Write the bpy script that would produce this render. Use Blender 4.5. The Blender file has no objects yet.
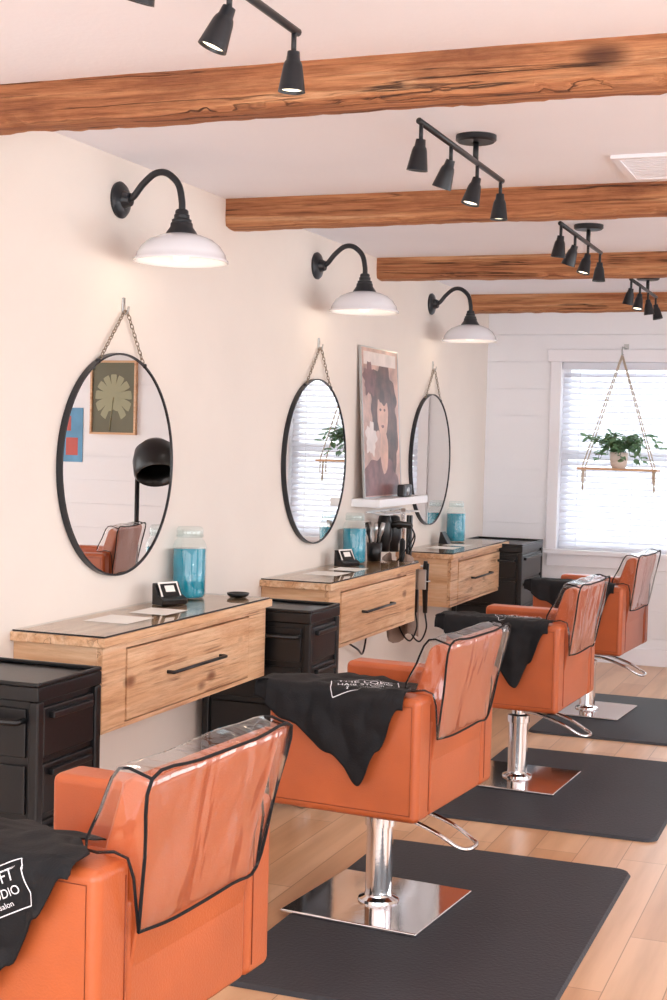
import bpy, math, random, bmesh
from mathutils import Vector, Matrix, noise
random.seed(4)
PI=math.pi
# ------------------------------------------------------------ materials
def S(r,g,b):
    f=lambda c:(c/255/12.92) if c/255<=.04045 else ((c/255+.055)/1.055)**2.4
    return (f(r),f(g),f(b),1)
def newmat(name):
    m=bpy.data.materials.new(name); m.use_nodes=True
    return m,m.node_tree,m.node_tree.nodes['Principled BSDF']
def N(nt,t,**k):
    n=nt.nodes.new(t)
    for a,b in k.items(): setattr(n,a,b)
    return n
def ramp(nt,stops):
    r=N(nt,'ShaderNodeValToRGB'); e=r.color_ramp.elements
    while len(e)<len(stops): e.new(.5)
    for i,(p,c) in enumerate(stops): e[i].position=p; e[i].color=c
    return r
def mat(name,col,rough=.5,metal=0,bump=0,bscale=60,var=0,vscale=3,coat=0,spec=.5,sheen=0):
    m,nt,b=newmat(name)
    b.inputs['Base Color'].default_value=col; b.inputs['Roughness'].default_value=rough
    b.inputs['Metallic'].default_value=metal; b.inputs['Coat Weight'].default_value=coat
    b.inputs['Specular IOR Level'].default_value=spec
    b.inputs['Sheen Weight'].default_value=sheen
    tc=N(nt,'ShaderNodeTexCoord')
    if var:
        n=N(nt,'ShaderNodeTexNoise'); n.inputs['Scale'].default_value=vscale; n.inputs['Detail'].default_value=4
        nt.links.new(tc.outputs['Object'],n.inputs['Vector'])
        a=tuple(c*(1-var) for c in col[:3])+(1,); d=tuple(min(1,c*(1+var)) for c in col[:3])+(1,)
        r=ramp(nt,[(.3,a),(.7,d)]); nt.links.new(n.outputs['Fac'],r.inputs['Fac']); nt.links.new(r.outputs['Color'],b.inputs['Base Color'])
    if bump:
        n=N(nt,'ShaderNodeTexNoise'); n.inputs['Scale'].default_value=bscale; n.inputs['Detail'].default_value=3
        nt.links.new(tc.outputs['Object'],n.inputs['Vector'])
        bp=N(nt,'ShaderNodeBump'); bp.inputs['Strength'].default_value=bump; bp.inputs['Distance'].default_value=.01
        nt.links.new(n.outputs['Fac'],bp.inputs['Height']); nt.links.new(bp.outputs['Normal'],b.inputs['Normal'])
    return m
def wood(name,stops,axis='Y',sc=6,stretch=.09,rough=.5,knot=None,bump=.25,dark=None,fine=.6,fcol=(.62,.55,.5,1),crack=None):
    m,nt,b=newmat(name); tc=N(nt,'ShaderNodeTexCoord')
    def mapg(st):
        mp=N(nt,'ShaderNodeMapping'); s=[1,1,1]; s['XYZ'.index(axis)]=st; mp.inputs['Scale'].default_value=s
        nt.links.new(va.outputs[0],mp.inputs['Vector']); return mp
    oi=N(nt,'ShaderNodeObjectInfo'); va=N(nt,'ShaderNodeVectorMath',operation='ADD'); vm=N(nt,'ShaderNodeVectorMath',operation='SCALE'); vm.inputs[3].default_value=11
    nt.links.new(oi.outputs['Location'],vm.inputs[0]); nt.links.new(tc.outputs['Object'],va.inputs[0]); nt.links.new(vm.outputs[0],va.inputs[1])
    mp=mapg(stretch)
    n=N(nt,'ShaderNodeTexNoise'); n.inputs['Scale'].default_value=sc; n.inputs['Detail'].default_value=7; n.inputs['Roughness'].default_value=.62; n.inputs['Distortion'].default_value=1.2
    nt.links.new(mp.outputs['Vector'],n.inputs['Vector'])
    r=ramp(nt,stops); nt.links.new(n.outputs['Fac'],r.inputs['Fac']); out=r.outputs['Color']
    n2=N(nt,'ShaderNodeTexNoise'); n2.inputs['Scale'].default_value=sc*5; n2.inputs['Detail'].default_value=6; n2.inputs['Roughness'].default_value=.7
    nt.links.new(mp.outputs['Vector'],n2.inputs['Vector'])
    r2=ramp(nt,[(.38,fcol),(.56,(1,1,1,1))]); nt.links.new(n2.outputs['Fac'],r2.inputs['Fac'])
    mx=N(nt,'ShaderNodeMix',data_type='RGBA',blend_type='MULTIPLY'); mx.inputs[0].default_value=fine
    nt.links.new(out,mx.inputs[6]); nt.links.new(r2.outputs['Color'],mx.inputs[7]); out=mx.outputs[2]
    if knot:
        mp2=mapg(.5)
        v=N(nt,'ShaderNodeTexVoronoi'); v.inputs['Scale'].default_value=knot[1]; nt.links.new(mp2.outputs['Vector'],v.inputs['Vector'])
        r3=ramp(nt,[(0,(1,1,1,1)),(.07,(.8,.8,.8,1)),(.16,(0,0,0,1))]); nt.links.new(v.outputs['Distance'],r3.inputs['Fac'])
        m3=N(nt,'ShaderNodeMix',data_type='RGBA'); nt.links.new(r3.outputs['Color'],m3.inputs[0]); nt.links.new(out,m3.inputs[6]); m3.inputs[7].default_value=knot[0]; out=m3.outputs[2]
    if dark:
        n4=N(nt,'ShaderNodeTexNoise'); n4.inputs['Scale'].default_value=dark[1]; n4.inputs['Detail'].default_value=8; n4.inputs['Roughness'].default_value=.7
        mp4=mapg(.3); nt.links.new(mp4.outputs[0],n4.inputs['Vector'])
        r4=ramp(nt,[(.52,(0,0,0,1)),(.7,(1,1,1,1))]); nt.links.new(n4.outputs['Fac'],r4.inputs['Fac'])
        m4=N(nt,'ShaderNodeMix',data_type='RGBA'); nt.links.new(r4.outputs['Color'],m4.inputs[0]); nt.links.new(out,m4.inputs[6]); m4.inputs[7].default_value=dark[0]; out=m4.outputs[2]
    h=n2.outputs['Fac']
    if crack:
        mp5=mapg(.02); n5=N(nt,'ShaderNodeTexNoise'); n5.inputs['Scale'].default_value=crack[1]; n5.inputs['Detail'].default_value=3; n5.inputs['Distortion'].default_value=.6
        nt.links.new(mp5.outputs[0],n5.inputs['Vector'])
        r5=ramp(nt,[(.485,(0,0,0,1)),(.5,(1,1,1,1)),(.515,(0,0,0,1))]); nt.links.new(n5.outputs['Fac'],r5.inputs['Fac'])
        n6=N(nt,'ShaderNodeTexNoise'); n6.inputs['Scale'].default_value=5; nt.links.new(va.outputs[0],n6.inputs['Vector'])
        r6=ramp(nt,[(.43,(0,0,0,1)),(.58,(.9,.9,.9,1))]); nt.links.new(n6.outputs['Fac'],r6.inputs['Fac'])
        mu=N(nt,'ShaderNodeMath',operation='MULTIPLY'); nt.links.new(r5.outputs['Color'],mu.inputs[0]); nt.links.new(r6.outputs['Color'],mu.inputs[1])
        m5=N(nt,'ShaderNodeMix',data_type='RGBA'); nt.links.new(mu.outputs[0],m5.inputs[0]); nt.links.new(out,m5.inputs[6]); m5.inputs[7].default_value=crack[0]; out=m5.outputs[2]
        sb=N(nt,'ShaderNodeMath',operation='SUBTRACT'); nt.links.new(h,sb.inputs[0]); nt.links.new(mu.outputs[0],sb.inputs[1]); h=sb.outputs[0]
    nt.links.new(out,b.inputs['Base Color']); b.inputs['Roughness'].default_value=rough
    bp=N(nt,'ShaderNodeBump'); bp.inputs['Strength'].default_value=bump; bp.inputs['Distance'].default_value=.01
    nt.links.new(h,bp.inputs['Height']); nt.links.new(bp.outputs['Normal'],b.inputs['Normal'])
    return m
def clear(name,tint=(1,1,1,1),rough=.05,ior=1.45,base=.0,bump=0,bscale=8,haze=0):
    m=bpy.data.materials.new(name); m.use_nodes=True; nt=m.node_tree; nt.nodes.clear()
    o=N(nt,'ShaderNodeOutputMaterial'); t=N(nt,'ShaderNodeBsdfTransparent'); t.inputs[0].default_value=tint
    g=N(nt,'ShaderNodeBsdfGlossy'); g.inputs['Roughness'].default_value=rough
    f=N(nt,'ShaderNodeFresnel'); f.inputs[0].default_value=ior
    geo=N(nt,'ShaderNodeNewGeometry'); inv=N(nt,'ShaderNodeMath',operation='SUBTRACT'); inv.inputs[0].default_value=1; nt.links.new(geo.outputs['Backfacing'],inv.inputs[1])
    mx=N(nt,'ShaderNodeMixShader'); ad=N(nt,'ShaderNodeMath',operation='ADD'); ad.use_clamp=True
    ad.inputs[1].default_value=base; nt.links.new(f.outputs[0],ad.inputs[0])
    mu=N(nt,'ShaderNodeMath',operation='MULTIPLY'); nt.links.new(ad.outputs[0],mu.inputs[0]); nt.links.new(inv.outputs[0],mu.inputs[1]); nt.links.new(mu.outputs[0],mx.inputs[0])
    tout=t.outputs[0]
    if haze:
        d=N(nt,'ShaderNodeBsdfDiffuse'); d.inputs[0].default_value=(.9,.88,.88,1); hm=N(nt,'ShaderNodeMixShader'); hm.inputs[0].default_value=haze
        nt.links.new(t.outputs[0],hm.inputs[1]); nt.links.new(d.outputs[0],hm.inputs[2]); tout=hm.outputs[0]
    nt.links.new(tout,mx.inputs[1]); nt.links.new(g.outputs[0],mx.inputs[2]); nt.links.new(mx.outputs[0],o.inputs[0])
    if bump:
        tc=N(nt,'ShaderNodeTexCoord'); n=N(nt,'ShaderNodeTexNoise'); n.inputs['Scale'].default_value=bscale; n.inputs['Distortion'].default_value=.8; n.inputs['Detail'].default_value=1.5
        mp=N(nt,'ShaderNodeMapping'); mp.inputs['Scale'].default_value=(1,1.8,.45); mp.inputs['Rotation'].default_value=(.25,0,0)
        nt.links.new(tc.outputs['Object'],mp.inputs[0]); nt.links.new(mp.outputs[0],n.inputs['Vector']); bp=N(nt,'ShaderNodeBump'); bp.inputs['Strength'].default_value=bump; bp.inputs['Distance'].default_value=.04
        nt.links.new(n.outputs['Fac'],bp.inputs['Height']); nt.links.new(bp.outputs['Normal'],g.inputs['Normal'])
    return m
def emis(name,col,st):
    m=bpy.data.materials.new(name); m.use_nodes=True; nt=m.node_tree; nt.nodes.clear()
    o=N(nt,'ShaderNodeOutputMaterial'); e=N(nt,'ShaderNodeEmission'); e.inputs[0].default_value=col; e.inputs[1].default_value=st
    nt.links.new(e.outputs[0],o.inputs[0]); return m

M_wall=mat('wall_paint',S(233,223,214),.75,bump=.05,bscale=120,var=.02)
M_ceil=mat('ceiling_paint',S(246,246,253),.85,bump=.08,bscale=60,var=.02,vscale=1.5)
M_ship=mat('shiplap_paint',S(243,242,246),.6,bump=.04,bscale=50)
M_trim=mat('white_trim',S(245,243,248),.45,bump=.02)
M_orange=mat('tan_leather',S(182,90,47),.36,bump=.12,bscale=220,var=.12,vscale=5,coat=.15)
M_seam=mat('leather_seam',S(132,58,30),.6,bump=.1)
M_black=mat('black_metal',S(26,28,33),.38,bump=.02)
M_plas=mat('black_plastic',S(14,14,17),.33,bump=.03,bscale=80,var=.1)
M_mat=mat('rubber_mat',S(46,46,52),.62,bump=.25,bscale=90,var=.1)
M_cloth=mat('cape_cloth',S(14,14,18),.75,bump=.15,bscale=200,var=.1,spec=.35)
M_chrome=mat('chrome',(.82,.82,.84,1),.08,1,bump=.01)
M_steel=mat('steel',(.5,.5,.5,1),.3,1,bump=.02)
M_enamel=mat('white_enamel',S(236,235,240),.2,coat=.5,bump=.01)
M_white=mat('white_plastic',S(240,240,242),.4,bump=.01)
M_card=mat('paper',S(238,234,228),.8,bump=.03)
M_print=mat('white_print',S(225,225,230),.7,bump=.02)
M_mirror=mat('mirror_glass',(.84,.81,.77,1),.0,1)
M_glass=clear('clear_glass',(.93,.97,.97,1),.02,1.4,.03)
M_top=clear('glass_top',(.95,.97,.96,1),.03,1.5,.09)
M_pvc=clear('clear_vinyl',(.98,.96,.95,1),.07,1.6,.07,bump=.55,bscale=6,haze=.015)
M_blue=mat('blue_disinfectant',S(28,142,168),.12,bump=.01,var=.15,vscale=14,coat=.4)
M_pot=mat('pot_ceramic',S(230,215,205),.5,bump=.03)
M_leaf=mat('leaf',S(114,152,112),.5,bump=.1,var=.3,vscale=30)
M_rope=mat('rope',S(205,188,168),.8,bump=.3,bscale=300)
M_towel=mat('towel',S(150,128,116),.9,bump=.4,bscale=150,var=.15)
M_bulb=emis('bulb_glow',(1,.82,.6,1),1.4)
M_spot=emis('spot_glow',(1,.85,.62,1),3)
M_blind,nt,b=newmat('blind_slat'); b.inputs['Base Color'].default_value=S(242,242,248); b.inputs['Roughness'].default_value=.6
tr=N(nt,'ShaderNodeBsdfTranslucent'); tr.inputs[0].default_value=(.95,.95,1,1); ms=N(nt,'ShaderNodeMixShader'); ms.inputs[0].default_value=.26
nt.links.new(b.outputs[0],ms.inputs[1]); nt.links.new(tr.outputs[0],ms.inputs[2]); nt.links.new(ms.outputs[0],nt.nodes['Material Output'].inputs[0])
PS=[(.3,S(202,150,110)),(.43,S(222,174,132)),(.56,S(232,192,154)),(.75,S(242,212,180))]
M_pine=wood('pine_wood',PS,'Y',13,.06,.45,(S(124,72,44),7),.25,(S(200,142,100),4),.7,(.68,.57,.5,1),(S(140,90,58),12))
M_pineV=wood('pine_wood_end',PS,'X',13,.08,.45,(S(132,78,48),6),.2,None,.5,(.74,.64,.56,1))
M_beam=wood('reclaimed_beam',[(.3,S(138,84,56)),(.42,S(182,118,78)),(.55,S(202,142,98)),(.72,S(226,182,142))],'X',16,.04,.85,(S(78,44,30),4),1,(S(134,80,52),6),.85,(.52,.42,.36,1),(S(56,32,22),18))
M_floor,nt,b=newmat('wood_floor'); tc=N(nt,'ShaderNodeTexCoord'); mp=N(nt,'ShaderNodeMapping'); mp.inputs['Rotation'].default_value=(0,0,PI/2)
nt.links.new(tc.outputs['Object'],mp.inputs['Vector']); br=N(nt,'ShaderNodeTexBrick'); br.offset=.37
br.inputs['Scale'].default_value=1; br.inputs['Brick Width'].default_value=1.2; br.inputs['Row Height'].default_value=.15; br.inputs['Mortar Size'].default_value=.0015
br.inputs['Color1'].default_value=S(224,182,146); br.inputs['Color2'].default_value=S(206,158,120); br.inputs['Mortar'].default_value=S(160,116,86)
nt.links.new(mp.outputs['Vector'],br.inputs['Vector'])
n=N(nt,'ShaderNodeTexNoise'); n.inputs['Scale'].default_value=14; n.inputs['Detail'].default_value=7; mp2=N(nt,'ShaderNodeMapping'); mp2.inputs['Scale'].default_value=(1,.08,1)
nt.links.new(tc.outputs['Object'],mp2.inputs['Vector']); nt.links.new(mp2.outputs['Vector'],n.inputs['Vector'])
r=ramp(nt,[(.3,(.74,.67,.6,1)),(.62,(1,1,1,1))]); nt.links.new(n.outputs['Fac'],r.inputs['Fac'])
mx=N(nt,'ShaderNodeMix',data_type='RGBA',blend_type='MULTIPLY'); mx.inputs[0].default_value=.9
nt.links.new(br.outputs['Color'],mx.inputs[6]); nt.links.new(r.outputs['Color'],mx.inputs[7]); nt.links.new(mx.outputs[2],b.inputs['Base Color']); b.inputs['Roughness'].default_value=.28
# ------------------------------------------------------------ mesh helpers
COL=bpy.context.scene.collection
def G(name,loc=(0,0,0),rz=0):
    e=bpy.data.objects.new(name,None); e.location=loc; e.rotation_euler=(0,0,rz); e.empty_display_size=.1; COL.objects.link(e); return e
def MO(name,v,f,m,parent=None,smooth=False,bevel=0,seg=3,loc=None,rot=None):
    me=bpy.data.meshes.new(name); me.from_pydata([tuple(p) for p in v],[],f); me.update()
    o=bpy.data.objects.new(name,me); COL.objects.link(o)
    if m: me.materials.append(m)
    if smooth or bevel:
        for p in me.polygons: p.use_smooth=True
    if bevel:
        bm=o.modifiers.new('b','BEVEL'); bm.width=bevel; bm.segments=seg; bm.limit_method='ANGLE'; bm.harden_normals=True
    if parent: o.parent=parent
    if loc: o.location=loc
    if rot: o.rotation_euler=rot
    return o
def boxvf(x0,x1,y0,y1,z0,z1):
    v=[(x,y,z) for x in(x0,x1) for y in(y0,y1) for z in(z0,z1)]
    f=[(0,1,3,2),(4,6,7,5),(0,4,5,1),(2,3,7,6),(0,2,6,4),(1,5,7,3)]
    return v,f
def box(name,x0,x1,y0,y1,z0,z1,m,parent=None,bevel=0,seg=3,**k):
    v,f=boxvf(x0,x1,y0,y1,z0,z1); return MO(name,v,f,m,parent,bevel=bevel,seg=seg,**k)
def boxes(name,L,m,parent=None,bevel=0,seg=2):
    V=[];F=[]
    for b in L:
        v,f=boxvf(*b); n=len(V); V+=v; F+=[tuple(i+n for i in q) for q in f]
    return MO(name,V,F,m,parent,bevel=bevel,seg=seg)
def join(L):
    V=[];F=[]
    for v,f in L:
        n=len(V); V+=[Vector(p) for p in v]; F+=[tuple(i+n for i in q) for q in f]
    return V,F
def lathevf(prof,seg=32,c=(0,0,0),mtx=None):
    V=[];F=[]
    for r,z in prof:
        for i in range(seg):
            a=2*PI*i/seg; p=Vector((r*math.cos(a),r*math.sin(a),z))
            if mtx: p=mtx@p
            V.append(p+Vector(c))
    for j in range(len(prof)-1):
        for i in range(seg):
            a=j*seg+i; b=j*seg+(i+1)%seg; F.append((a,b,b+seg,a+seg))
    return V,F
def lathe(name,prof,m,parent=None,seg=32,c=(0,0,0),mtx=None,smooth=True,sharp=False):
    v,f=lathevf(prof,seg,c,mtx); o=MO(name,v,f,m,parent,smooth=smooth)
    if sharp:
        e=o.modifiers.new('e','EDGE_SPLIT'); e.split_angle=math.radians(40)
    return o
def tubevf(pts,r,seg=8,cyc=False):
    P=[Vector(p) for p in pts]; n=len(P); V=[];F=[]
    up=None
    for i in range(n):
        if cyc: t=P[(i+1)%n]-P[i-1]
        else: t=P[min(i+1,n-1)]-P[max(i-1,0)]
        t.normalize()
        if up is None: up=Vector((0,0,1)) if abs(t.z)<.9 else Vector((1,0,0))
        a=t.cross(up)
        if a.length<1e-5: a=t.orthogonal()
        a.normalize(); b=a.cross(t).normalized(); up=b
        rr=r[i] if isinstance(r,(list,tuple)) else r
        for k in range(seg):
            q=2*PI*k/seg; V.append(P[i]+rr*(a*math.cos(q)+b*math.sin(q)))
    for i in range(n if cyc else n-1):
        for k in range(seg):
            A=i*seg+k; B=i*seg+(k+1)%seg; C=((i+1)%n)*seg+(k+1)%seg; D=((i+1)%n)*seg+k; F.append((A,B,C,D))
    if not cyc: F.append(tuple(range(seg))[::-1]); F.append(tuple((n-1)*seg+k for k in range(seg)))
    return V,F
def tube(name,pts,r,m,parent=None,seg=8,cyc=False):
    v,f=tubevf(pts,r,seg,cyc); return MO(name,v,f,m,parent,smooth=True)
def smoothpath(P,n=8):
    P=[Vector(p) for p in P]; Q=[P[0]*2-P[1]]+P+[P[-1]*2-P[-2]]; out=[]
    for i in range(1,len(Q)-2):
        a,b,c,d=Q[i-1:i+3]
        for k in range(n):
            t=k/n; out.append(.5*((2*b)+(c-a)*t+(2*a-5*b+4*c-d)*t*t+(-a+3*b-3*c+d)*t**3))
    out.append(P[-1]); return out
def prismY(prof,y0,y1):
    n=len(prof); V=[(x,y0,z) for x,z in prof]+[(x,y1,z) for x,z in prof]
    F=[tuple(range(n)),tuple(range(2*n-1,n-1,-1))]+[(i,i+n,(i+1)%n+n,(i+1)%n) for i in range(n)]
    return V,F
W=-2.42; YB=9.15; ZC=2.33; XR=2.6; YF=-1.6
# ------------------------------------------------------------ room
box('floor',W-.1,XR+.1,YF,YB+.15,-.1,0,M_floor)
box('ceiling',W-.1,XR+.1,YF,YB+.15,ZC,ZC+.1,M_ceil)
box('wall_left',W-.1,W,YF,YB+.15,0,ZC,M_wall)
WX0,WX1,WZ0,WZ1=-1.92,-.98,.72,1.935
L=[(W,WX0,YB+.012,YB+.12,0,ZC),(WX1,XR,YB+.012,YB+.12,0,ZC),(WX0,WX1,YB+.012,YB+.12,0,WZ0),(WX0,WX1,YB+.012,YB+.12,WZ1,ZC)]
z=0
while z<ZC:
    z1=min(z+.172,ZC)
    if z1<=WZ0 or z>=WZ1: L.append((W,XR,YB,YB+.013,z,z1))
    else:
        L+=[(W,WX0,YB,YB+.013,z,z1),(WX1,XR,YB,YB+.013,z,z1)]
        if z<WZ0: L.append((WX0,WX1,YB,YB+.013,z,WZ0))
        if z1>WZ1: L.append((WX0,WX1,YB,YB+.013,WZ1,z1))
    z+=.176
boxes('wall_back',L,M_ship)
boxes('wall_right',[(XR,XR+.1,YF,.2,0,ZC),(XR,XR+.1,3.6,4.6,0,ZC),(XR,XR+.1,8.2,YB+.15,0,ZC),(XR,XR+.1,.2,3.6,0,.5),(XR,XR+.1,.2,3.6,2.2,ZC),(XR,XR+.1,4.6,8.2,0,.5),(XR,XR+.1,4.6,8.2,2.2,ZC)],M_wall)
for i,(a,b_) in enumerate([(.2,3.6),(4.6,8.2)]):
    g=G('window_%d'%(i+2),(XR,0,0)); mid=(a+b_)/2
    boxes('frame',[(-.03,.06,a,a+.06,.5,2.2),(-.03,.06,b_-.06,b_,.5,2.2),(-.03,.06,a+.06,b_-.06,.5,.56),(-.03,.06,a+.06,b_-.06,2.14,2.2),(0,.05,mid-.03,mid+.03,.56,2.14)],M_trim,g)
# back window
g=G('window_1',(0,YB,0))
boxes('casing',[(WX0-.07,WX0,-.02,0,WZ0,WZ1),(WX1,WX1+.07,-.02,0,WZ0,WZ1),(WX0-.09,WX1+.09,-.025,0,WZ1,WZ1+.08),(WX0-.09,WX1+.09,-.05,0,WZ0-.03,WZ0),(WX0-.06,WX1+.06,-.018,0,WZ0-.11,WZ0-.03)],M_trim,g,bevel=.003)
boxes('sash',[(WX0,WX0+.05,.05,.09,WZ0,WZ1),(WX1-.05,WX1,.05,.09,WZ0,WZ1),(WX0+.05,WX1-.05,.05,.09,WZ1-.05,WZ1),(WX0+.05,WX1-.05,.05,.09,WZ0,WZ0+.05),(WX0+.05,WX1-.05,.05,.09,1.32,1.37)],M_trim,g)
box('glass',WX0+.05,WX1-.05,.068,.072,WZ0+.05,WZ1-.05,M_glass,g)
g=G('window_blind',(0,YB,0)); V=[];F=[]
zz=WZ0+.03
while zz<WZ1-.06:
    n=len(V); t=math.radians(42); hw=.023
    for x in(WX0+.01,WX1-.01):
        for s in(-1,1):
            for q in(0,.002): V.append((x,.022+s*hw*math.cos(t),zz+s*hw*math.sin(t)+q))
    F+=[tuple(n+i for i in f) for f in [(0,1,3,2),(4,6,7,5),(0,4,5,1),(2,3,7,6),(0,2,6,4),(1,5,7,3)]]
    zz+=.038
MO('slats',V,F,M_blind,g)
boxes('rails',[(WX0+.005,WX1-.005,0,.045,WZ1-.05,WZ1-.002),(WX0+.01,WX1-.01,.005,.04,WZ0+.002,WZ0+.02)],M_blind,g,bevel=.003)
boxes('tapes',[(x,x+.003,-.001,.0005,WZ0+.02,WZ1-.05) for x in (WX0+.12,-1.45,WX1-.12)],M_blind,g)
boxes('baseboard_back',[(W,XR,YB-.015,YB,0,.11)],M_trim,bevel=.003)
boxes('baseboard_left',[(W,W+.015,YF,YB-.015,0,.11)],M_trim,bevel=.003)
g=G('ceiling_vent',(-.66,4.79,ZC)); boxes('grille',[(-.17,.17,-.20,-.175,-.012,0),(-.17,.17,.175,.20,-.012,0),(-.17,-.145,-.175,.175,-.012,0),(.145,.17,-.175,.175,-.012,0)]+[(-.145,.145,-.17+.03*i,-.155+.03*i,-.009,-.004) for i in range(12)],M_trim,g)
# beams
for k in range(4):
    y=3.275+1.807*k; nx=220; h=.112; w=.125; V=[];F=[]
    ring=[(0,0)]+[(0,-h*i/4) for i in (1,2,3,4)]+[(w*i/3,-h) for i in (1,2,3)]+[(w,-h*.5),(w,0)]
    x0=W; x1=XR
    for i in range(nx+1):
        x=x0+(x1-x0)*i/nx
        for (a,c) in ring:
            p=Vector((x*3+k*7,a*14,c*14)); d=noise.noise(p)*.006+noise.noise(p*4)*.004
            corner=(a in(0,w) and c==-h)
            dz=d; dy=noise.noise(p+Vector((9,9,9)))*.005+noise.noise(Vector((x*9,c*50,k)))*.003
            if corner:
                ch=max(0,noise.noise(Vector((x*7+k*3,1,2))))*.022+max(0,noise.noise(Vector((x*22,k,5))))*.010
                dz+=.004+ch; dy+= (.004+ch*.6) if a==0 else -.006
            if c==0: dz=0
            V.append((x,a+dy,c+dz))
    m_=len(ring)
    for i in range(nx):
        for j in range(m_-1):
            a=i*m_+j; F.append((a,a+m_,a+m_+1,a+1))
    F.append(tuple(range(m_))); F.append(tuple(nx*m_+j for j in range(m_-1,-1,-1)))
    MO('ceiling_beam',V,F,M_beam,loc=(0,y,ZC),smooth=False)
# ------------------------------------------------------------ wall lamps
YL=4.246; SP=1.858
for k in range(3):
    g=G('gooseneck_wall_lamp',(W,YL+SP*k-(0,.05,.12)[k],2.187))
    rot=Matrix.Rotation(PI/2,4,'Y')
    lathe('mount',[(0,0),(.06,0),(.062,.008),(.055,.016),(.03,.022),(.022,.045),(0,.045)],M_black,g,mtx=rot,sharp=True)
    tube('arm',smoothpath([(.03,0,0),(.055,0,.010),(.09,0,.050),(.135,0,.083),(.18,0,.082),(.222,0,.045),(.237,0,-.01),(.238,0,-.05)]),.0115,M_black,g,12)
    lathe('socket_cap',[(0,-.04),(.018,-.04),(.022,-.045),(.022,-.055),(.026,-.058),(.026,-.07),(.033,-.074),(.033,-.082),(.037,-.086),(.038,-.098),(.05,-.115),(.056,-.126),(0,-.126)],M_black,g,c=(.238,0,0),sharp=True)
    lathe('shade',[(.052,-.122),(.075,-.128),(.105,-.140),(.130,-.160),(.147,-.186),(.152,-.203),(.157,-.206),(.158,-.214),(.154,-.214),(.147,-.203),(.14,-.185),(.12,-.162),(.09,-.147),(.0,-.133)],M_enamel,g,48,c=(.238,0,0))
    lathe('bulb',[(.0,-.135),(.014,-.14),(.016,-.155),(.028,-.175),(.03,-.19),(.022,-.206),(0,-.212)],M_bulb,g,20,c=(.238,0,0))
    l=bpy.data.lights.new('lamp_light','POINT'); l.energy=.4; l.color=(1,.78,.55); l.shadow_soft_size=.04
    o=bpy.data.objects.new('lamp_light',l); o.parent=g; o.location=(.238,0,-.24); COL.objects.link(o)
# ------------------------------------------------------------ mirrors
def chain(a,b,m,g):
    a=Vector(a);b=Vector(b); n=int((b-a).length/.016); d=(b-a).normalized(); L=[]
    s1=Vector((1,0,0)); s2=d.cross(s1)
    for i in range(n):
        c=a+(b-a)*(i+.5)/n; s=s1 if i%2 else s2
        L.append(tubevf([c+d*.0115*math.cos(q*PI/4)+s*.006*math.sin(q*PI/4) for q in range(8)],.0018,5,True))
    v,f=join(L); return MO('chain',v,f,m,g,smooth=True)
M_chain=mat('aged_brass',(.34,.28,.22,1),.35,1,bump=.02)
for k in range(3):
    g=G('round_mirror',(W+.017,YL+SP*k-(-.02,.02,.07)[k]-.01,1.293)); R=.374; rot=Matrix.Rotation(PI/2,4,'Y')
    lathe('glass',[(R,.002),(0,.002)],M_mirror,g,96,mtx=rot,smooth=False)
    lathe('backing',[(0,-.015),(R,-.015),(R,.0),(0,.0)],M_black,g,64,mtx=rot,smooth=False)
    lathe('rim',[(R-.0015,-.016),(R+.005,-.016),(R+.005,.006),(R-.0015,.006),(R-.0015,-.016)],M_black,g,96,mtx=rot,sharp=True)
    hz=.525
    for s in(-1,1):
        a=math.radians(25)
        chain((0.0,s*R*math.sin(a),R*math.cos(a)),(-.005,s*.008+.03,hz),M_chain,g)
        lathe('lug',[(0,-.006),(.008,-.006),(.008,.006),(0,.006)],M_black,g,12,c=(0,s*R*math.sin(a),R*math.cos(a)+.005),mtx=rot)
    tube('hook',[(-.017,.03,hz+.03),(-.012,.03,hz+.03),(-.012,.03,hz),(-.008,.03,hz-.012),(.002,.03,hz-.006),(.006,.03,hz+.015)],.004,M_steel,g)
    box('hook_plate',-.017,-.012,.02,.04,hz-.01,hz+.045,M_steel,g,bevel=.002)
# ------------------------------------------------------------ consoles
for k in range(3):
    y0=3.645+SP*k-(0,.0,.03)[k]; g=G('floating_vanity_console',(W,y0,0)); D=.31; Wd=1.22
    box('carcass',0,D-.02,.03,Wd-.03,.505,.765,M_pine,g)
    boxes('side_panels',[(0,D-.02,.01,.0295,.505,.765),(0,D-.02,Wd-.0295,Wd-.01,.505,.765)],M_pineV,g,bevel=.002)
    boxes('face_frame',[(D-.0195,D,.01,.15,.505,.765),(D-.0195,D,Wd-.16,Wd-.01,.505,.765),(D-.0195,D,.15,Wd-.16,.747,.765),(D-.0195,D,.15,Wd-.16,.505,.52)],M_pine,g,bevel=.0015)
    boxes('drawer_front',[(D-.018,D+.003,.156,Wd-.166,.524,.742)],M_pine,g,bevel=.0015)
    box('top_slab',0,D+.018,-.01,Wd+.01,.766,.794,M_pine,g,bevel=.003)
    box('glass_sheet',0.004,D+.01,0,Wd,.7945,.8,M_top,g)
    boxes('glass_edge',[(D+.010,D+.0115,0,Wd,.795,.8),(0.004,D+.01,-.002,0,.795,.8)],M_black,g)
    tube('drawer_handle',[(D,.42,.635),(D+.028,.42,.635),(D+.028,.81,.635),(D,.81,.635)],.006,M_black,g,8)
    for i in range(2):
        box('paper_sheet',.08+.02*i,.24,.28+.26*i,.46+.24*i,.8002,.8006,M_card,g)
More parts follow.
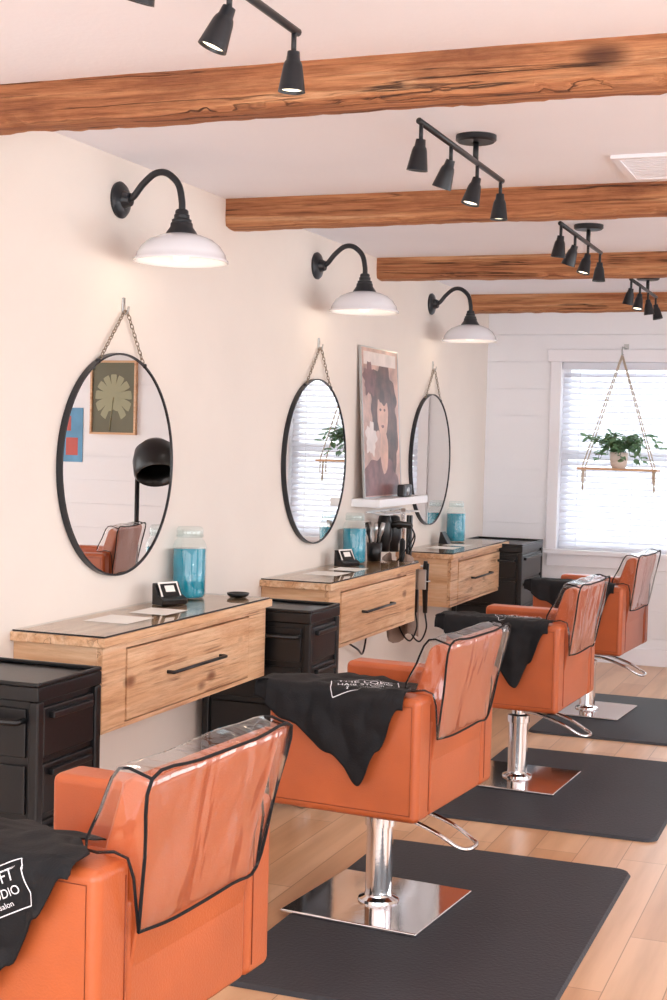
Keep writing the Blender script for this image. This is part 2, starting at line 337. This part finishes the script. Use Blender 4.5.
def jar(x,y,s=1):
    g=G('disinfectant_jar',(x,y,.8012)); g.scale=(s,s,s)
    lathe('glass',[(0,0),(.05,0),(.056,.006),(.058,.02),(.058,.175),(.052,.192),(.043,.203),(.043,.23)],M_glass,g,32)
    lathe('liquid',[(0,.004),(.05,.004),(.055,.012),(.0555,.168),(0,.168)],M_blue,g,32)
    lathe('lid',[(.044,.208),(.046,.211),(.046,.235),(.040,.243),(0,.245)],M_glass,g,32)
    lathe('lid_band',[(.0445,.208),(.047,.208),(.047,.214),(.0445,.214)],M_glass,g,32)
jar(-2.345,4.68,1.08); jar(-2.34,6.44); jar(-2.34,8.22)
def holder(x,y):
    g=G('business_card_holder',(x,y,.8012),math.radians(-25))
    MO('stand',*prismY([(.03,0),(.035,.02),(.0,.035),(-.02,.075),(-.03,.075),(-.03,0)],-.055,.055),M_plas,g,bevel=.003)
    v,f=prismY([(.014,.02),(.012,.03),(-.016,.078),(-.014,.078)],-.043,.043); MO('card',v,f,M_card,g)
    v,f=prismY([(.0125,.030),(-.0145,.0755),(-.0135,.076),(.0145,.030)],-.036,.036); MO('card_print',v,f,M_plas,g)
    v,f=prismY([(.006,.045),(-.006,.065),(-.004,.066),(.008,.045)],-.02,.02); MO('card_logo',v,f,M_card,g)
holder(-2.31,4.46); holder(-2.31,6.26)
g=G('hair_clip_dish',(-2.20,4.80,.8012)); lathe('dish',[(0,0),(.03,0),(.04,.008),(.042,.016),(.036,.016),(.028,.006),(0,.005)],M_plas,g)
g=G('phone_stand',(-2.34,8.00,.8012)); MO('wedge',*prismY([(.03,0),(-.01,.07),(-.02,.07),(-.03,0)],-.04,.04),M_plas,g,bevel=.003)
g=G('brush_cup',(-2.30,6.62,.8012)); lathe('cup',[(0,0),(.034,0),(.038,.09),(.034,.09),(.03,.006),(0,.006)],M_plas,g,24)
for i in range(5):
    a=i*1.3; tube('brush_%d'%(i+1),[(.012*math.cos(a),.012*math.sin(a),.01),(.03*math.cos(a),.03*math.sin(a),.12),(.036*math.cos(a),.036*math.sin(a),.15),(.045*math.cos(a),.045*math.sin(a),.19)],[.004,.005,.013,.010],M_plas if i%2 else M_steel,g,8)
# ------------------------------------------------------------ carts
def cart(y0,y1,x0,x1,top):
    g=G('rolling_salon_cart',(x0,y0,0)); w=x1-x0; d=y1-y0
    box('body',.01,w-.015,.012,d-.012,.085,top-.05,M_plas,g,bevel=.006)
    boxes('top_tray',[(0,w,0,d,top-.05,top-.012),(0,w,0,.012,top-.012,top),(0,w,d-.012,d,top-.012,top),(0,.012,.012,d-.012,top-.012,top),(w-.012,w,.012,d-.012,top-.012,top)],M_plas,g,bevel=.004)
    boxes('corner_posts',[(w-.03,w,0,.03,.08,top-.05),(w-.03,w,d-.03,d,.08,top-.05),(0,.03,0,.03,.08,top-.05),(0,.03,d-.03,d,.08,top-.05)],M_plas,g,bevel=.006)
    n=4; zh=(top-.05-.11)/n
    for i in range(n):
        z0=.10+zh*i
        box('drawer_%d'%(i+1),w-.03,w-.004,.034,d-.034,z0+.008,z0+zh-.008,M_plas,g,bevel=.006)
        box('drawer_lip_%d'%(i+1),w-.006,w+.012,.06,d-.06,z0+zh-.04,z0+zh-.022,M_plas,g,bevel=.004)
        box('side_panel_%d'%(i+1),.04,w-.04,.004,.014,z0+.01,z0+zh-.01,M_plas,g,bevel=.004)
    box('base_frame',0,w,0,d,.07,.10,M_plas,g,bevel=.006)
    for (a,c) in((.04,.03),(w-.03,.03),(.04,d-.04),(w-.03,d-.04)):
        v,f=lathevf([(0,-.012),(.026,-.012),(.034,-.008),(.034,.008),(.026,.012),(0,.012)],20,(a,c,.035),Matrix.Rotation(PI/2,4,'X'))
        MO('caster_wheel',v,f,M_steel,g,smooth=True)
        boxes('caster_fork',[(a-.012,a+.012,c-.02,c-.015,.03,.075),(a-.012,a+.012,c+.015,c+.02,.03,.075)],M_white,g)
    tube('side_handle',[(w*.35,0.005,top-.1),(w*.35,-.035,top-.1),(w*.9,-.035,top-.1),(w*.9,0.005,top-.1)],.008,M_plas,g)
cart(3.10,3.42,-2.40,-1.975,.755)
cart(4.90,5.21,-2.39,-1.945,.755)
cart(8.38,8.95,-2.40,-1.965,.79)
# ------------------------------------------------------------ shelf + art + tools
g=G('wall_shelf',(W,6.60,1.065)); box('board',0,.15,0,.80,0,.04,M_white,g,bevel=.003)
g=G('framed_portrait_print',(W,6.63,1.105))
tilt=math.atan2(.045,.76)
def onp(y,z_,t): return (.05-math.sin(tilt)*z_+t,y,z_*math.cos(tilt))
def slab(y0,y1,z0,z1,t0,t1):
    L=[]
    for t in(t0,t1):
        for (y,z_) in((y0,z0),(y1,z0),(y1,z1),(y0,z1)): L.append(onp(y,z_,t))
    return L,[(0,3,2,1),(4,5,6,7),(0,1,5,4),(1,2,6,5),(2,3,7,6),(3,0,4,7)]
def blob(name,cy,cz,ry,rz_,wob,t,m,sd=0,k=6,n=72):
    V=[onp(cy,cz,t)]
    for i in range(n):
        a=2*PI*i/n; q=1+wob*math.sin(a*k+sd)+wob*.6*math.sin(a*(k*2+1)+sd*2)
        V.append(onp(min(.568,max(.012,cy+ry*math.cos(a)*q)),min(.752,max(.012,cz+rz_*math.sin(a)*q)),t))
    MO(name,V,[(0,1+i,1+(i+1)%n) for i in range(n)],m,g)
Ma=mat('print_mauve',S(196,160,146),.35,var=.4,vscale=8); Mb=mat('print_hair',S(92,62,56),.35,var=.6,vscale=16); Mc=mat('print_skin',S(214,170,150),.35,var=.2,vscale=12); Md=mat('print_pale',S(224,210,204),.35,var=.15,vscale=10); Me=mat('print_plum',S(120,80,80),.35,var=.5,vscale=12)
MO('print',*slab(.006,.574,.006,.759,.003,.010),Ma,g)
blob('hair_shape',.32,.50,.20,.19,.10,.0105,Mb,1,5); blob('hair_fall_shape',.46,.33,.08,.24,.12,.0106,Mb,2,5); blob('dress_shape',.26,.05,.28,.16,.07,.0107,Me,2,5); blob('neck_shape',.32,.24,.06,.12,.02,.0109,Mc); blob('face_shape',.31,.43,.085,.12,.02,.0111,Mc)
blob('fringe_shape',.33,.54,.12,.06,.10,.0113,Mb,3,5); blob('flower_shape',.12,.60,.09,.08,.16,.0115,Me,0,5); blob('flower_shape',.12,.30,.08,.08,.16,.0115,Md,1,5); blob('lips_shape',.305,.365,.022,.008,.08,.0115,Me,0,3)
for yy_ in(.275,.34): blob('eye_shape',yy_,.45,.015,.007,.02,.0115,Mb,0,3)
MO('caption_strip',*slab(.04,.54,.675,.74,.0103,.0112),Md,g)
MO('frame',*join([slab(0,.58,0,.007,0,.013),slab(0,.58,.758,.765,0,.013),slab(0,.007,.007,.758,0,.013),slab(.573,.58,.007,.758,0,.013)]),M_steel,g)
g=G('desk_speaker',(W+.115,7.10,1.105)); box('body',-.02,.02,-.07,.07,.001,.065,M_plas,g,bevel=.008); v,f=lathevf([(0,.022),(.02,.022),(.022,.018)],20,(0,0,.032),Matrix.Rotation(PI/2,4,'Y')); MO('dial',v,f,M_steel,g,smooth=True)
g=G('styling_tool_rack',(W,6.80,1.06))
for i in range(4):
    tube('ring_hook',[(0,.06+.15*i,-.03),(.05,.06+.15*i,-.04)]+[(.09-.04*math.cos(q*PI/6),.06+.15*i+.04*math.sin(q*PI/6),-.04) for q in range(12)],.004,M_white,g,6)
tube('rail',[(.012,0,-.03),(.012,.58,-.03)],.006,M_white,g)
def dryer(x,y,z,r):
    g=G('hair_dryer',(x,y,z),r)
    lathe('barrel',[(0,-.09),(.02,-.088),(.03,-.08),(.038,-.04),(.04,.0),(.036,.04),(.028,.06),(.028,.10),(.024,.10),(.02,.06),(0,.05)],M_plas,g,24,mtx=Matrix.Rotation(PI,4,'X'))
    tube('handle',[(.02,0,.03),(.07,0,.045),(.13,0,.04)],[.018,.016,.014],M_plas,g,10)
    tube('cord',smoothpath([(.13,0,.04),(.15,.01,-.02),(.09,.02,-.12),(.03,.03,-.2),(.0,.05,-.25),(-.05,.04,-.22)]),.004,M_plas,g,6)
dryer(-2.33,6.86,.93,.3); dryer(-2.33,7.01,.92,-.5)
g=G('curling_iron',(-2.33,7.16,.84)); tube('barrel',[(0,0,.2),(0,0,.02)],.012,M_chrome,g,12); tube('grip',[(0,0,.03),(0,0,-.14)],[.016,.018],M_plas,g,12); tube('cord',smoothpath([(0,0,-.14),(.01,.02,-.2),(-.02,-.1,-.26),(-.05,-.2,-.2)]),.004,M_plas,g,6)
g=G('flat_iron',(-2.33,7.27,.76)); boxes('plates',[(-.012,.0,-.014,.014,0,.24),(.004,.016,-.014,.014,0,.24)],M_plas,g,bevel=.004); tube('cord',smoothpath([(0,0,0),(.01,.02,-.08),(-.03,.03,-.16),(-.06,.02,-.1)]),.004,M_plas,g,6)
g=G('hanging_towel',(-2.36,6.81,.50)); V=[];F=[]
for j in range(16):
    for i in range(14):
        s=i/13-.5; zt=.30-.40*j/15; V.append((s*.22*(.7+.3*min(1,j/6))+.12,.03*math.sin(s*14)*(1+j*.03)+.01,zt-.03*math.cos(s*9)))
for j in range(15):
    for i in range(13): a=j*14+i; F.append((a,a+1,a+15,a+14))
MO('cloth',V,F,M_towel,g,smooth=True); tube('towel_bar',[(-.06,.0,.27),(.26,.0,.27)],.006,M_steel,g)
# tool holder clipped on the end of the middle console
g=G('tool_holder',(-2.10,6.755,.70))
box('bracket',-.045,.035,-.018,-.006,-.04,.06,M_steel,g,bevel=.003)
for i,dx in enumerate((-.03,.02)):
    tube('ring_%d'%(i+1),[(dx+.024*math.cos(q*PI/8),.022+.024*math.sin(q*PI/8),.0) for q in range(16)],.003,M_steel,g,6,True)
    tube('iron_%d'%(i+1),[(dx,.022,.10),(dx,.022,.03),(dx,.022,-.02),(dx+.004,.022,-.16)],[.010,.017,.015,.011],M_plas,g,10)
    tube('iron_cord_%d'%(i+1),smoothpath([(dx+.004,.022,-.16),(dx+.01,.03,-.24),(dx-.03,.05,-.31),(dx-.08,.06,-.27),(dx-.12,.08,-.18)]),.0045,M_plas,g,6)
tube('comb',[(.036,.01,.09),(.036,.01,-.05)],[.007,.004],M_plas,g,6)
g=G('power_strip',(W,6.35,.42)); box('body',0,.035,-.15,.12,-.025,.025,M_plas,g,bevel=.005)
tube('cord',smoothpath([(.02,.12,0),(.05,.25,-.06),(.03,.4,-.1),(.02,.5,.05)]),.005,M_plas,g,6); boxes('plugs',[(.035,.07,-.1,-.06,-.02,.02),(.035,.065,0,.04,-.02,.02)],M_plas,g,bevel=.004)
# ------------------------------------------------------------ chairs
AZ=.698
def ivl(T,x):
    if x<=T[0][0]: return T[0][1]
    for (a,b),(c,d) in zip(T,T[1:]):
        if x<=c:
            t=(x-a)/(c-a); t=t*t*(3-2*t); return b+(d-b)*t
    return T[-1][1]
HA=[(-.40,.0),(-.28,.03),(-.15,.09),(0,.17),(.10,.25),(.155,.15),(.215,.03)]
HB=[(-.40,.24),(-.20,.29),(-.06,.29),(0.04,.24),(.11,.17),(.17,.08),(.215,.01)]
XM=-.27
def cape_xt(x,t,seed=0,off=0):
    H0=.44; TZ=AZ+.012
    nz=noise.noise(Vector((x*9+seed*5,t*9,seed)))*.014+noise.noise(Vector((x*24,t*20,seed+3)))*.006
    if t<H0:
        y=.13-t; z=TZ
        if y>-.2: z-=.045*math.sin(min(1,(y+.2)/.25)*PI/2)
        z+=abs(nz)*.9
    else:
        q=t-H0; r=.015
        if q<r*PI/2: a=q/r; y=-.31-r*math.sin(a)*1.0; z=TZ-r*(1-math.cos(a))
        else: y=-.31-r-abs(nz)*1.2-.014*min(1,q*4)*(math.sin(x*26+seed)**2); z=TZ-r-(q-r*PI/2)
    if x<-.225:
        o=-.225-x; z-=o*o*1.8+o*.12
    if x<-.225 and t>=H0: y+=.02
    p=Vector((x,y,z)); 
    if t<H0: p.z+=off
    else: p.y-=off
    return p
def cape_pt(s,t,seed):
    xm=.20 if t>.40 else ( .12 if t<.32 else .12+.08*(t-.32)/.08)
    x=XM+s*(.20-XM)
    if x>-.1: x=-.1+(x+.1)*(xm+.1)/(.30)
    return cape_xt(x,t,seed)
def cape(g0loc,rz,seed,tc_,HX,tstart):
    g=G('salon_cape',g0loc,rz); ns=80; ntt=70; V=[];F=[]
    for i in range(ns+1):
        s=i/ns; x=XM+s*.5; tot=.44+.02+ivl(HX,x)
        t0=tstart+.10*max(0,(s-.55))+.02*math.sin(s*9+seed)
        for j in range(ntt+1): V.append(cape_pt(s,t0+(tot-t0)*j/ntt,seed))
    for i in range(ns):
        for j in range(ntt): a=i*(ntt+1)+j; F.append((a,a+1,a+ntt+2,a+ntt+1))
    o=MO('fabric',V,F,M_cloth,g,smooth=True); sm=o.modifiers.new('s','SOLIDIFY'); sm.thickness=.003; sm.offset=0
    cx,ct,ang,ts=tc_; ca,sa=math.cos(ang),math.sin(ang)
    def put(me):
        V=[]
        for p,q in me:
            p*=ts;q*=ts
            V.append(cape_xt(cx+ca*p-sa*q,ct-(sa*p+ca*q),seed,.005))
        return V
    for li,(tx,sz,yy) in enumerate([('THE LOFT',.046,.03),('HAIR STUDIO',.034,-.008),('a modern salon',.022,-.034)]):
        cu=bpy.data.curves.new('t','FONT'); cu.body=tx; cu.size=sz; cu.align_x='CENTER'
        to=bpy.data.objects.new('t',cu); COL.objects.link(to)
        bpy.context.view_layer.update()
        me=bpy.data.meshes.new_from_object(to.evaluated_get(bpy.context.evaluated_depsgraph_get()))
        VV=put([(v.co.x,v.co.y+yy) for v in me.vertices]); FF=[tuple(p.vertices) for p in me.polygons]
        bpy.data.objects.remove(to); MO('print_line_%d'%(li+1),VV,FF,M_print,g)
    FV=[];FF=[]
    for (a0,b0,a1,b1) in((-.125,-.05,.125,-.05),(.125,-.05,.125,.075),(.125,.075,-.125,.075),(-.125,.075,-.125,-.05)):
        dx,dy=a1-a0,b1-b0; l=math.hypot(dx,dy); nx_,ny_=-dy/l*.0015,dx/l*.0015
        for i in range(20):
            n0=len(FV)
            for q in(i/20,(i+1)/20): FV+=[(a0+dx*q-nx_,b0+dy*q-ny_),(a0+dx*q+nx_,b0+dy*q+ny_)]
            FF.append((n0,n0+1,n0+3,n0+2))
    MO('print_border',put(FV),FF,M_print,g)
def chair(x,y,rz,seed,tc_=None,HX=HA,ts=0.0):
    g=G('salon_styling_chair',(x,y,0),rz)
    box('base_plate',-.215,.215,-.225,.225,.0125,.024,M_chrome,g,bevel=.004)
    lathe('column',[(0,.024),(.062,.024),(.06,.032),(.042,.04),(.040,.05),(.040,.25),(.046,.252),(.046,.28),(.028,.285),(.028,.33),(0,.33)],M_chrome,g,32,sharp=True)
    box('seat_plate',-.15,.15,-.12,.12,.325,.352,M_black,g,bevel=.005)
    tube('pump_lever',smoothpath([(.03,-.045,.305),(.10,-.055,.30),(.20,-.06,.27),(.27,-.055,.235),(.295,-.03,.228),(.295,.03,.228),(.27,.055,.235),(.2,.06,.27),(.1,.055,.30),(.03,.045,.305)],5),.0065,M_chrome,g,8)
    for s,nm in((-1,'near'),(1,'far')):
        a,b_=sorted((s*.205,s*.305)); box('arm_'+nm,-.225,.24,a,b_,.352,AZ,M_orange,g,bevel=.018,seg=4)
        ys=s*.3058
        tube('arm_seam_'+nm,[(-.202,ys,.375),(.218,ys,.375),(.218,ys,AZ-.024),(-.202,ys,AZ-.024)],.0012,M_seam,g,5,True)
        tube('arm_back_seam_'+nm,[(.2408,s*.225,.375),(.2408,s*.225,AZ-.024)],.0012,M_seam,g,5)
    box('seat_cushion',-.235,.15,-.204,.204,.352,.57,M_orange,g,bevel=.03,seg=5)
    box('back_panel',.19,.236,-.206,.206,.354,.625,M_orange,g,bevel=.012)
    prof=[(.235,.50),(.255,.64),(.288,.828),(.280,.843),(.255,.843),(.235,.828),(.15,.60),(.15,.50)]
    n=len(prof); V=[]
    for s in(-1,1): V+=[(px,s*(.2 if pz<.7 else .236),pz) for px,pz in prof]
    F=[tuple(range(n)),tuple(range(2*n-1,n-1,-1))]+[(i,i+n,(i+1)%n+n,(i+1)%n) for i in range(n)]
    MO('backrest',V,F,M_orange,g,bevel=.014,seg=4)
    A=(.256,.575);B=(.303,.846);C=(.240,.856);D=(.168,.708);E=(.25,.705)
    bm=bmesh.new(); yt=.25; yb=.208
    def q(pts): return bm.faces.new([bm.verts.new(p) for p in pts])
    Lc=[(A[0],-yb,A[1]),(B[0],-yt,B[1]),(C[0],-yt,C[1]),(D[0],-.235,D[1]),(E[0],-.235,E[1])]
    Rc=[(p[0],-p[1],p[2]) for p in Lc]
    q([Lc[0],Rc[0],Rc[1],Lc[1]]); q([Lc[1],Rc[1],Rc[2],Lc[2]]); q([Lc[2],Rc[2],Rc[3],Lc[3]])
    q([Lc[0],Lc[1],Lc[4]]); q([Lc[4],Lc[1],Lc[2],Lc[3]]); q([Rc[4],Rc[1],Rc[0]]); q([Rc[3],Rc[2],Rc[1],Rc[4]])
    bmesh.ops.remove_doubles(bm,verts=bm.verts,dist=1e-4)
    bmesh.ops.subdivide_edges(bm,edges=bm.edges,cuts=14,use_grid_fill=True)
    bmesh.ops.triangulate(bm,faces=[f for f in bm.faces if len(f.verts)>4])
    bmesh.ops.recalc_face_normals(bm,faces=bm.faces)
    ctr=Vector((.2,0,.75)); fs=sum((1 if (f.calc_center_median()-ctr).dot(f.normal)>0 else -1) for f in bm.faces)
    if fs<0: bmesh.ops.reverse_faces(bm,faces=bm.faces)
    bm.normal_update()
    for v_ in bm.verts:
        p=v_.co; d=noise.noise(Vector((p.x*7+seed,p.y*8,p.z*7)))*.006+noise.noise(Vector((p.x*12,p.y*18+seed,p.z*10)))*.002
        v_.co=p+v_.normal*(d+.003)
    me=bpy.data.meshes.new('c'); bm.to_mesh(me); bm.free(); me.materials.append(M_pvc)
    for p in me.polygons: p.use_smooth=True
    o=bpy.data.objects.new('clear_backrest_cover',me); COL.objects.link(o); o.parent=g
    mA=((A[0]+B[0])/2,(yb+yt)/2+.001,(A[1]+B[1])/2)
    tube('cover_piping_back',smoothpath([Lc[0],(mA[0],-mA[1],mA[2]),Lc[1],(B[0]+.003,-.1,B[1]+.003),(B[0]+.003,.1,B[1]+.002),Rc[1],mA,Rc[0],(A[0]+.006,.1,A[1]-.003),(A[0]+.006,-.1,A[1]-.006),Lc[0]],4),.0032,M_cloth,g,6)
    for L_ in(Lc,Rc): tube('cover_piping_side',smoothpath([L_[1],L_[2],((C[0]+D[0])/2-.004,(L_[2][1]+L_[3][1])/2,(C[1]+D[1])/2),L_[3],L_[4],L_[0]],3),.0028,M_cloth,g,6)
    if tc_: cape((x,y,0),rz,seed,tc_,HX,ts)
r_=math.radians
chair(-1.35,2.28,r_(-4),1,(.055,.525,.45,.62),HB,.20)
chair(-1.34,3.98,r_(-5),2,(.06,.40,.45,.75))
chair(-1.335,5.72,r_(-3),3,(.06,.38,.5,.68))
chair(-1.36,7.38,r_(-4),4,(.06,.38,.5,.68))
chair(-.36,7.45,r_(170),5)
for (x0,x1,y0,y1) in((-1.55,-.69,3.24,4.66),(-1.53,-.67,5.04,6.34),(-1.53,-.68,6.72,7.92),(-1.55,-.69,1.5,2.9)):
    g=G('anti_fatigue_mat',((x0+x1)/2,(y0+y1)/2,0)); a=(x1-x0)/2; b_=(y1-y0)/2; V=[];r=.05
    out=[]
    for cx,cy,s in((a-r,b_-r,0),(-a+r,b_-r,1),(-a+r,-b_+r,2),(a-r,-b_+r,3)):
        for i in range(7): t=(s+i/6)*PI/2; out.append((cx+r*math.cos(t),cy+r*math.sin(t)))
    n=len(out); V=[(p[0],p[1],.0005) for p in out]+[(p[0]*.985,p[1]*.988,.012) for p in out]
    F=[tuple(range(n,2*n)),tuple(range(n-1,-1,-1))]+[(i,(i+1)%n,(i+1)%n+n,i+n) for i in range(n)]
    MO('rubber',V,F,M_mat,g)
# ------------------------------------------------------------ track lights
def track(xc,yc,a,b_,tl):
    g=G('track_spotlight_bar',(xc,yc,ZC)); zb=-.078
    lathe('canopy',[(0,0),(.062,0),(.062,-.014),(.055,-.02),(0,-.02)],M_black,g,32,sharp=True)
    tube('stem',[(0,0,-.02),(0,0,zb)],.009,M_black,g); tube('bar',[(0,a,zb),(0,b_,zb)],.009,M_black,g,10)
    for i in range(4):
        y=a+.02+(b_-a-.04)*i/3; tx,ty=tl[i]
        h=bpy.data.objects.new('head_%d'%(i+1),None); COL.objects.link(h); h.parent=g; h.location=(0,y,zb-.045); h.rotation_euler=(tx,ty,0)
        tube('pivot_%d'%(i+1),[(0,y,zb),(0,y,zb-.05)],.006,M_black,g,8)
        lathe('can',[(0,0),(.013,0),(.015,-.018),(.018,-.022),(.0205,-.03),(.029,-.083),(.026,-.083),(.020,-.06),(0,-.055)],M_black,h,24,sharp=True)
        lathe('lens',[(.023,-.077),(0,-.077)],M_spot,h,20)
        l=bpy.data.lights.new('spot','SPOT'); l.energy=4; l.color=(1,.9,.8); l.spot_size=1.6; l.spot_blend=.8; l.shadow_soft_size=.03
        o=bpy.data.objects.new('spot_light',l); COL.objects.link(o); o.parent=h; o.location=(0,0,-.095)
T=[(.05,.12),(.1,.35),(-.15,.2),(0,.03)]
track(-1.17,2.37,-.57,.42,[(.1,.3),(.1,.3),(-.15,.35),(0,.03)]); track(-1.17,4.21,-.57,.33,T); track(-1.17,6.02,-.57,.30,T); track(-1.20,7.90,-.57,.33,[(.1,.2),(-.2,.1),(.1,-.1),(0,-.2)])
# ------------------------------------------------------------ hanging planter
g=G('hanging_shelf_planter',(-1.51,9.0,0))
box('shelf_board',-.25,.25,-.07,.07,1.245,1.258,M_pineV,g,bevel=.002)
L=[]
for sx in(-1,1):
    for sy in(-1,1):
        L.append(tubevf([(sx*.22,sy*.055,1.17),(sx*.22,sy*.055,1.262),(0,.02*sy,1.97)],.004,6))
    L.append(tubevf([(sx*.22,0,1.245),(sx*.225,.0,1.11)],.006,6))
MO('ropes',*join(L),M_rope,g,smooth=True)
tube('wall_hook',[(0,.145,2.02),(0,0,2.02),(0,-.01,2.0),(0,0,1.965),(0,.02,1.975)],.005,M_steel,g)
box('hook_plate',-.015,.015,.145,.15,2.0,2.05,M_steel,g)
lathe('pot',[(0,1.2585),(.042,1.2585),(.055,1.30),(.06,1.36),(.056,1.36),(.05,1.34),(0,1.34)],M_pot,g,28)
V=[];F=[]
def leaf(p,d,up,s):
    d=Vector(d).normalized(); up=Vector(up); side=d.cross(up).normalized(); n=len(V); up2=side.cross(d)
    for a,w in((0,0),(.25,.32),(.6,.36),(1,0)):
        V.append(Vector(p)+d*a*s-side*w*s+up2*.04*s); V.append(Vector(p)+d*a*s+side*w*s+up2*.04*s); V.append(Vector(p)+d*a*s-up2*.05*s*(a*a*3))
    for i in range(3):
        F.append((n+3*i,n+3*i+3,n+3*i+5,n+3*i+2)); F.append((n+3*i+2,n+3*i+5,n+3*i+4,n+3*i+1))
stems=[]
for i in range(32):
    a=random.uniform(0,2*PI); l=random.uniform(.06,.25); rx=math.cos(a); ry=math.sin(a)*.35
    P=smoothpath([(0,0,1.34),(rx*.05,ry*.05,1.40+random.uniform(0,.06)),(rx*l*.8,ry*l,1.42+random.uniform(-.02,.05)),(rx*l*1.1,ry*l,1.36+random.uniform(-.08,.09))],5)
    stems.append(tubevf(P,.0018,4))
    for p in P[3::2]: leaf(p,(rx+random.uniform(-.8,.8),ry+random.uniform(-.8,.2),random.uniform(-.7,.4)),(0,-.4,1),random.uniform(.035,.06))
MO('leaves',V,F,M_leaf,g,smooth=True); MO('stems',*join(stems),M_leaf,g,smooth=True)
# ------------------------------------------------------------ things seen in the mirrors
g=G('framed_monstera_print',(.42,YB,1.66)); M_tan=mat('print_ground',S(112,110,92),.7,var=.08,bump=.05); M_gold=mat('palm_leaf_ink',S(158,156,124),.5,bump=.05)
boxes('frame',[(-.19,-.175,-.03,0,-.27,.27),(.175,.19,-.03,0,-.27,.27),(-.175,.175,-.03,0,-.27,-.255),(-.175,.175,-.03,0,.255,.27)],M_pineV,g)
box('print',-.175,.175,-.015,-.001,-.255,.255,M_tan,g)
pts=[]
for i in range(144):
    a=2*PI*i/144-PI/2; up=(math.sin(a)+1)/2
    r=.13+.04*(1-up)
    lobe=abs(math.cos(a*6)); cut=(1 if lobe>.35 else .5+.5*lobe/.35)
    if a<-PI/2+.35 or a>3*PI/2-.35: cut=.55+.3*abs(((a+PI/2+PI)%(2*PI))-PI)
    pts.append((r*math.cos(a)*cut,-.017,r*math.sin(a)*cut*1.15+.02))
V=[(0,-.017,.0)]+pts; F=[(0,1+i,1+(i+1)%144) for i in range(144)]
MO('monstera_leaf',V,F,M_gold,g); tube('leaf_stalk',[(0,-.018,0),(.03,-.018,-.24)],.004,M_gold,g,5)
g=G('wall_poster',(.80,YB,1.38)); box('sheet',-.12,.12,-.006,-.001,-.2,.2,mat('poster_blue',S(90,150,190),.5,var=.2,vscale=6),g)
boxes('poster_blocks',[(-.08,.02,-.008,-.006,-.15,-.02),(-.02,.09,-.008,-.006,.03,.14)],mat('poster_red',S(190,80,70),.5,var=.1),g)
g=G('hooded_hair_dryer',(-.25,8.55,0))
lathe('stand_pole',[(0,.05),(.016,.05),(.016,1.12),(0,1.12)],M_plas,g,16,c=(.14,0,0))
for i in range(5):
    a=2*PI*i/5; tube('leg_%d'%(i+1),[(.14,0,.09),(.14+.24*math.cos(a),.24*math.sin(a),.045)],.013,M_plas,g,8)
    v,f=lathevf([(0,-.012),(.022,-.012),(.022,.012),(0,.012)],14,(.14+.24*math.cos(a),.24*math.sin(a),.0225),Matrix.Rotation(PI/2,4,'X')); MO('wheel_%d'%(i+1),v,f,M_plas,g,smooth=True)
ht=Matrix.Rotation(math.radians(-30),4,'X')@Matrix.Rotation(math.radians(20),4,'Y')
lathe('hood',[(.14,-.12),(.155,-.10),(.158,0),(.14,.08),(.09,.13),(.03,.15),(0,.15),(0,.13),(.08,.11),(.125,.06),(.14,-.02),(.135,-.12),(.14,-.12)],M_plas,g,36,c=(0,0,1.22),mtx=ht)
tube('hood_arm',[(.14,0,1.1),(.13,0,1.2),(.09,0,1.27)],.02,M_plas,g)
# ------------------------------------------------------------ world, camera
w=bpy.data.worlds.new('World'); bpy.context.scene.world=w; w.use_nodes=True
bg=w.node_tree.nodes['Background']; bg.inputs[0].default_value=(.935,.965,1,1); bg.inputs[1].default_value=3.3
F_=Vector((-math.sin(.364)*math.cos(.0432),math.cos(.364)*math.cos(.0432),-math.sin(.0432)))
R_=Vector((math.cos(.364),math.sin(.364),0)); U_=R_.cross(F_); c,s=math.cos(.0253),math.sin(.0253)
R2=c*R_+s*U_; U2=-s*R_+c*U_
cd=bpy.data.cameras.new('camera'); cam=bpy.data.objects.new('camera',cd); COL.objects.link(cam)
cam.matrix_world=Matrix(((R2.x,U2.x,-F_.x,0),(R2.y,U2.y,-F_.y,0),(R2.z,U2.z,-F_.z,1.4),(0,0,0,1)))
cd.sensor_fit='VERTICAL'; cd.sensor_height=36; cd.lens=1417.5*.036; cd.clip_start=.05
bpy.context.scene.camera=cam
vs=bpy.context.scene.view_settings; vs.view_transform='Standard'; vs.look='None'; vs.exposure=.68; vs.gamma=1
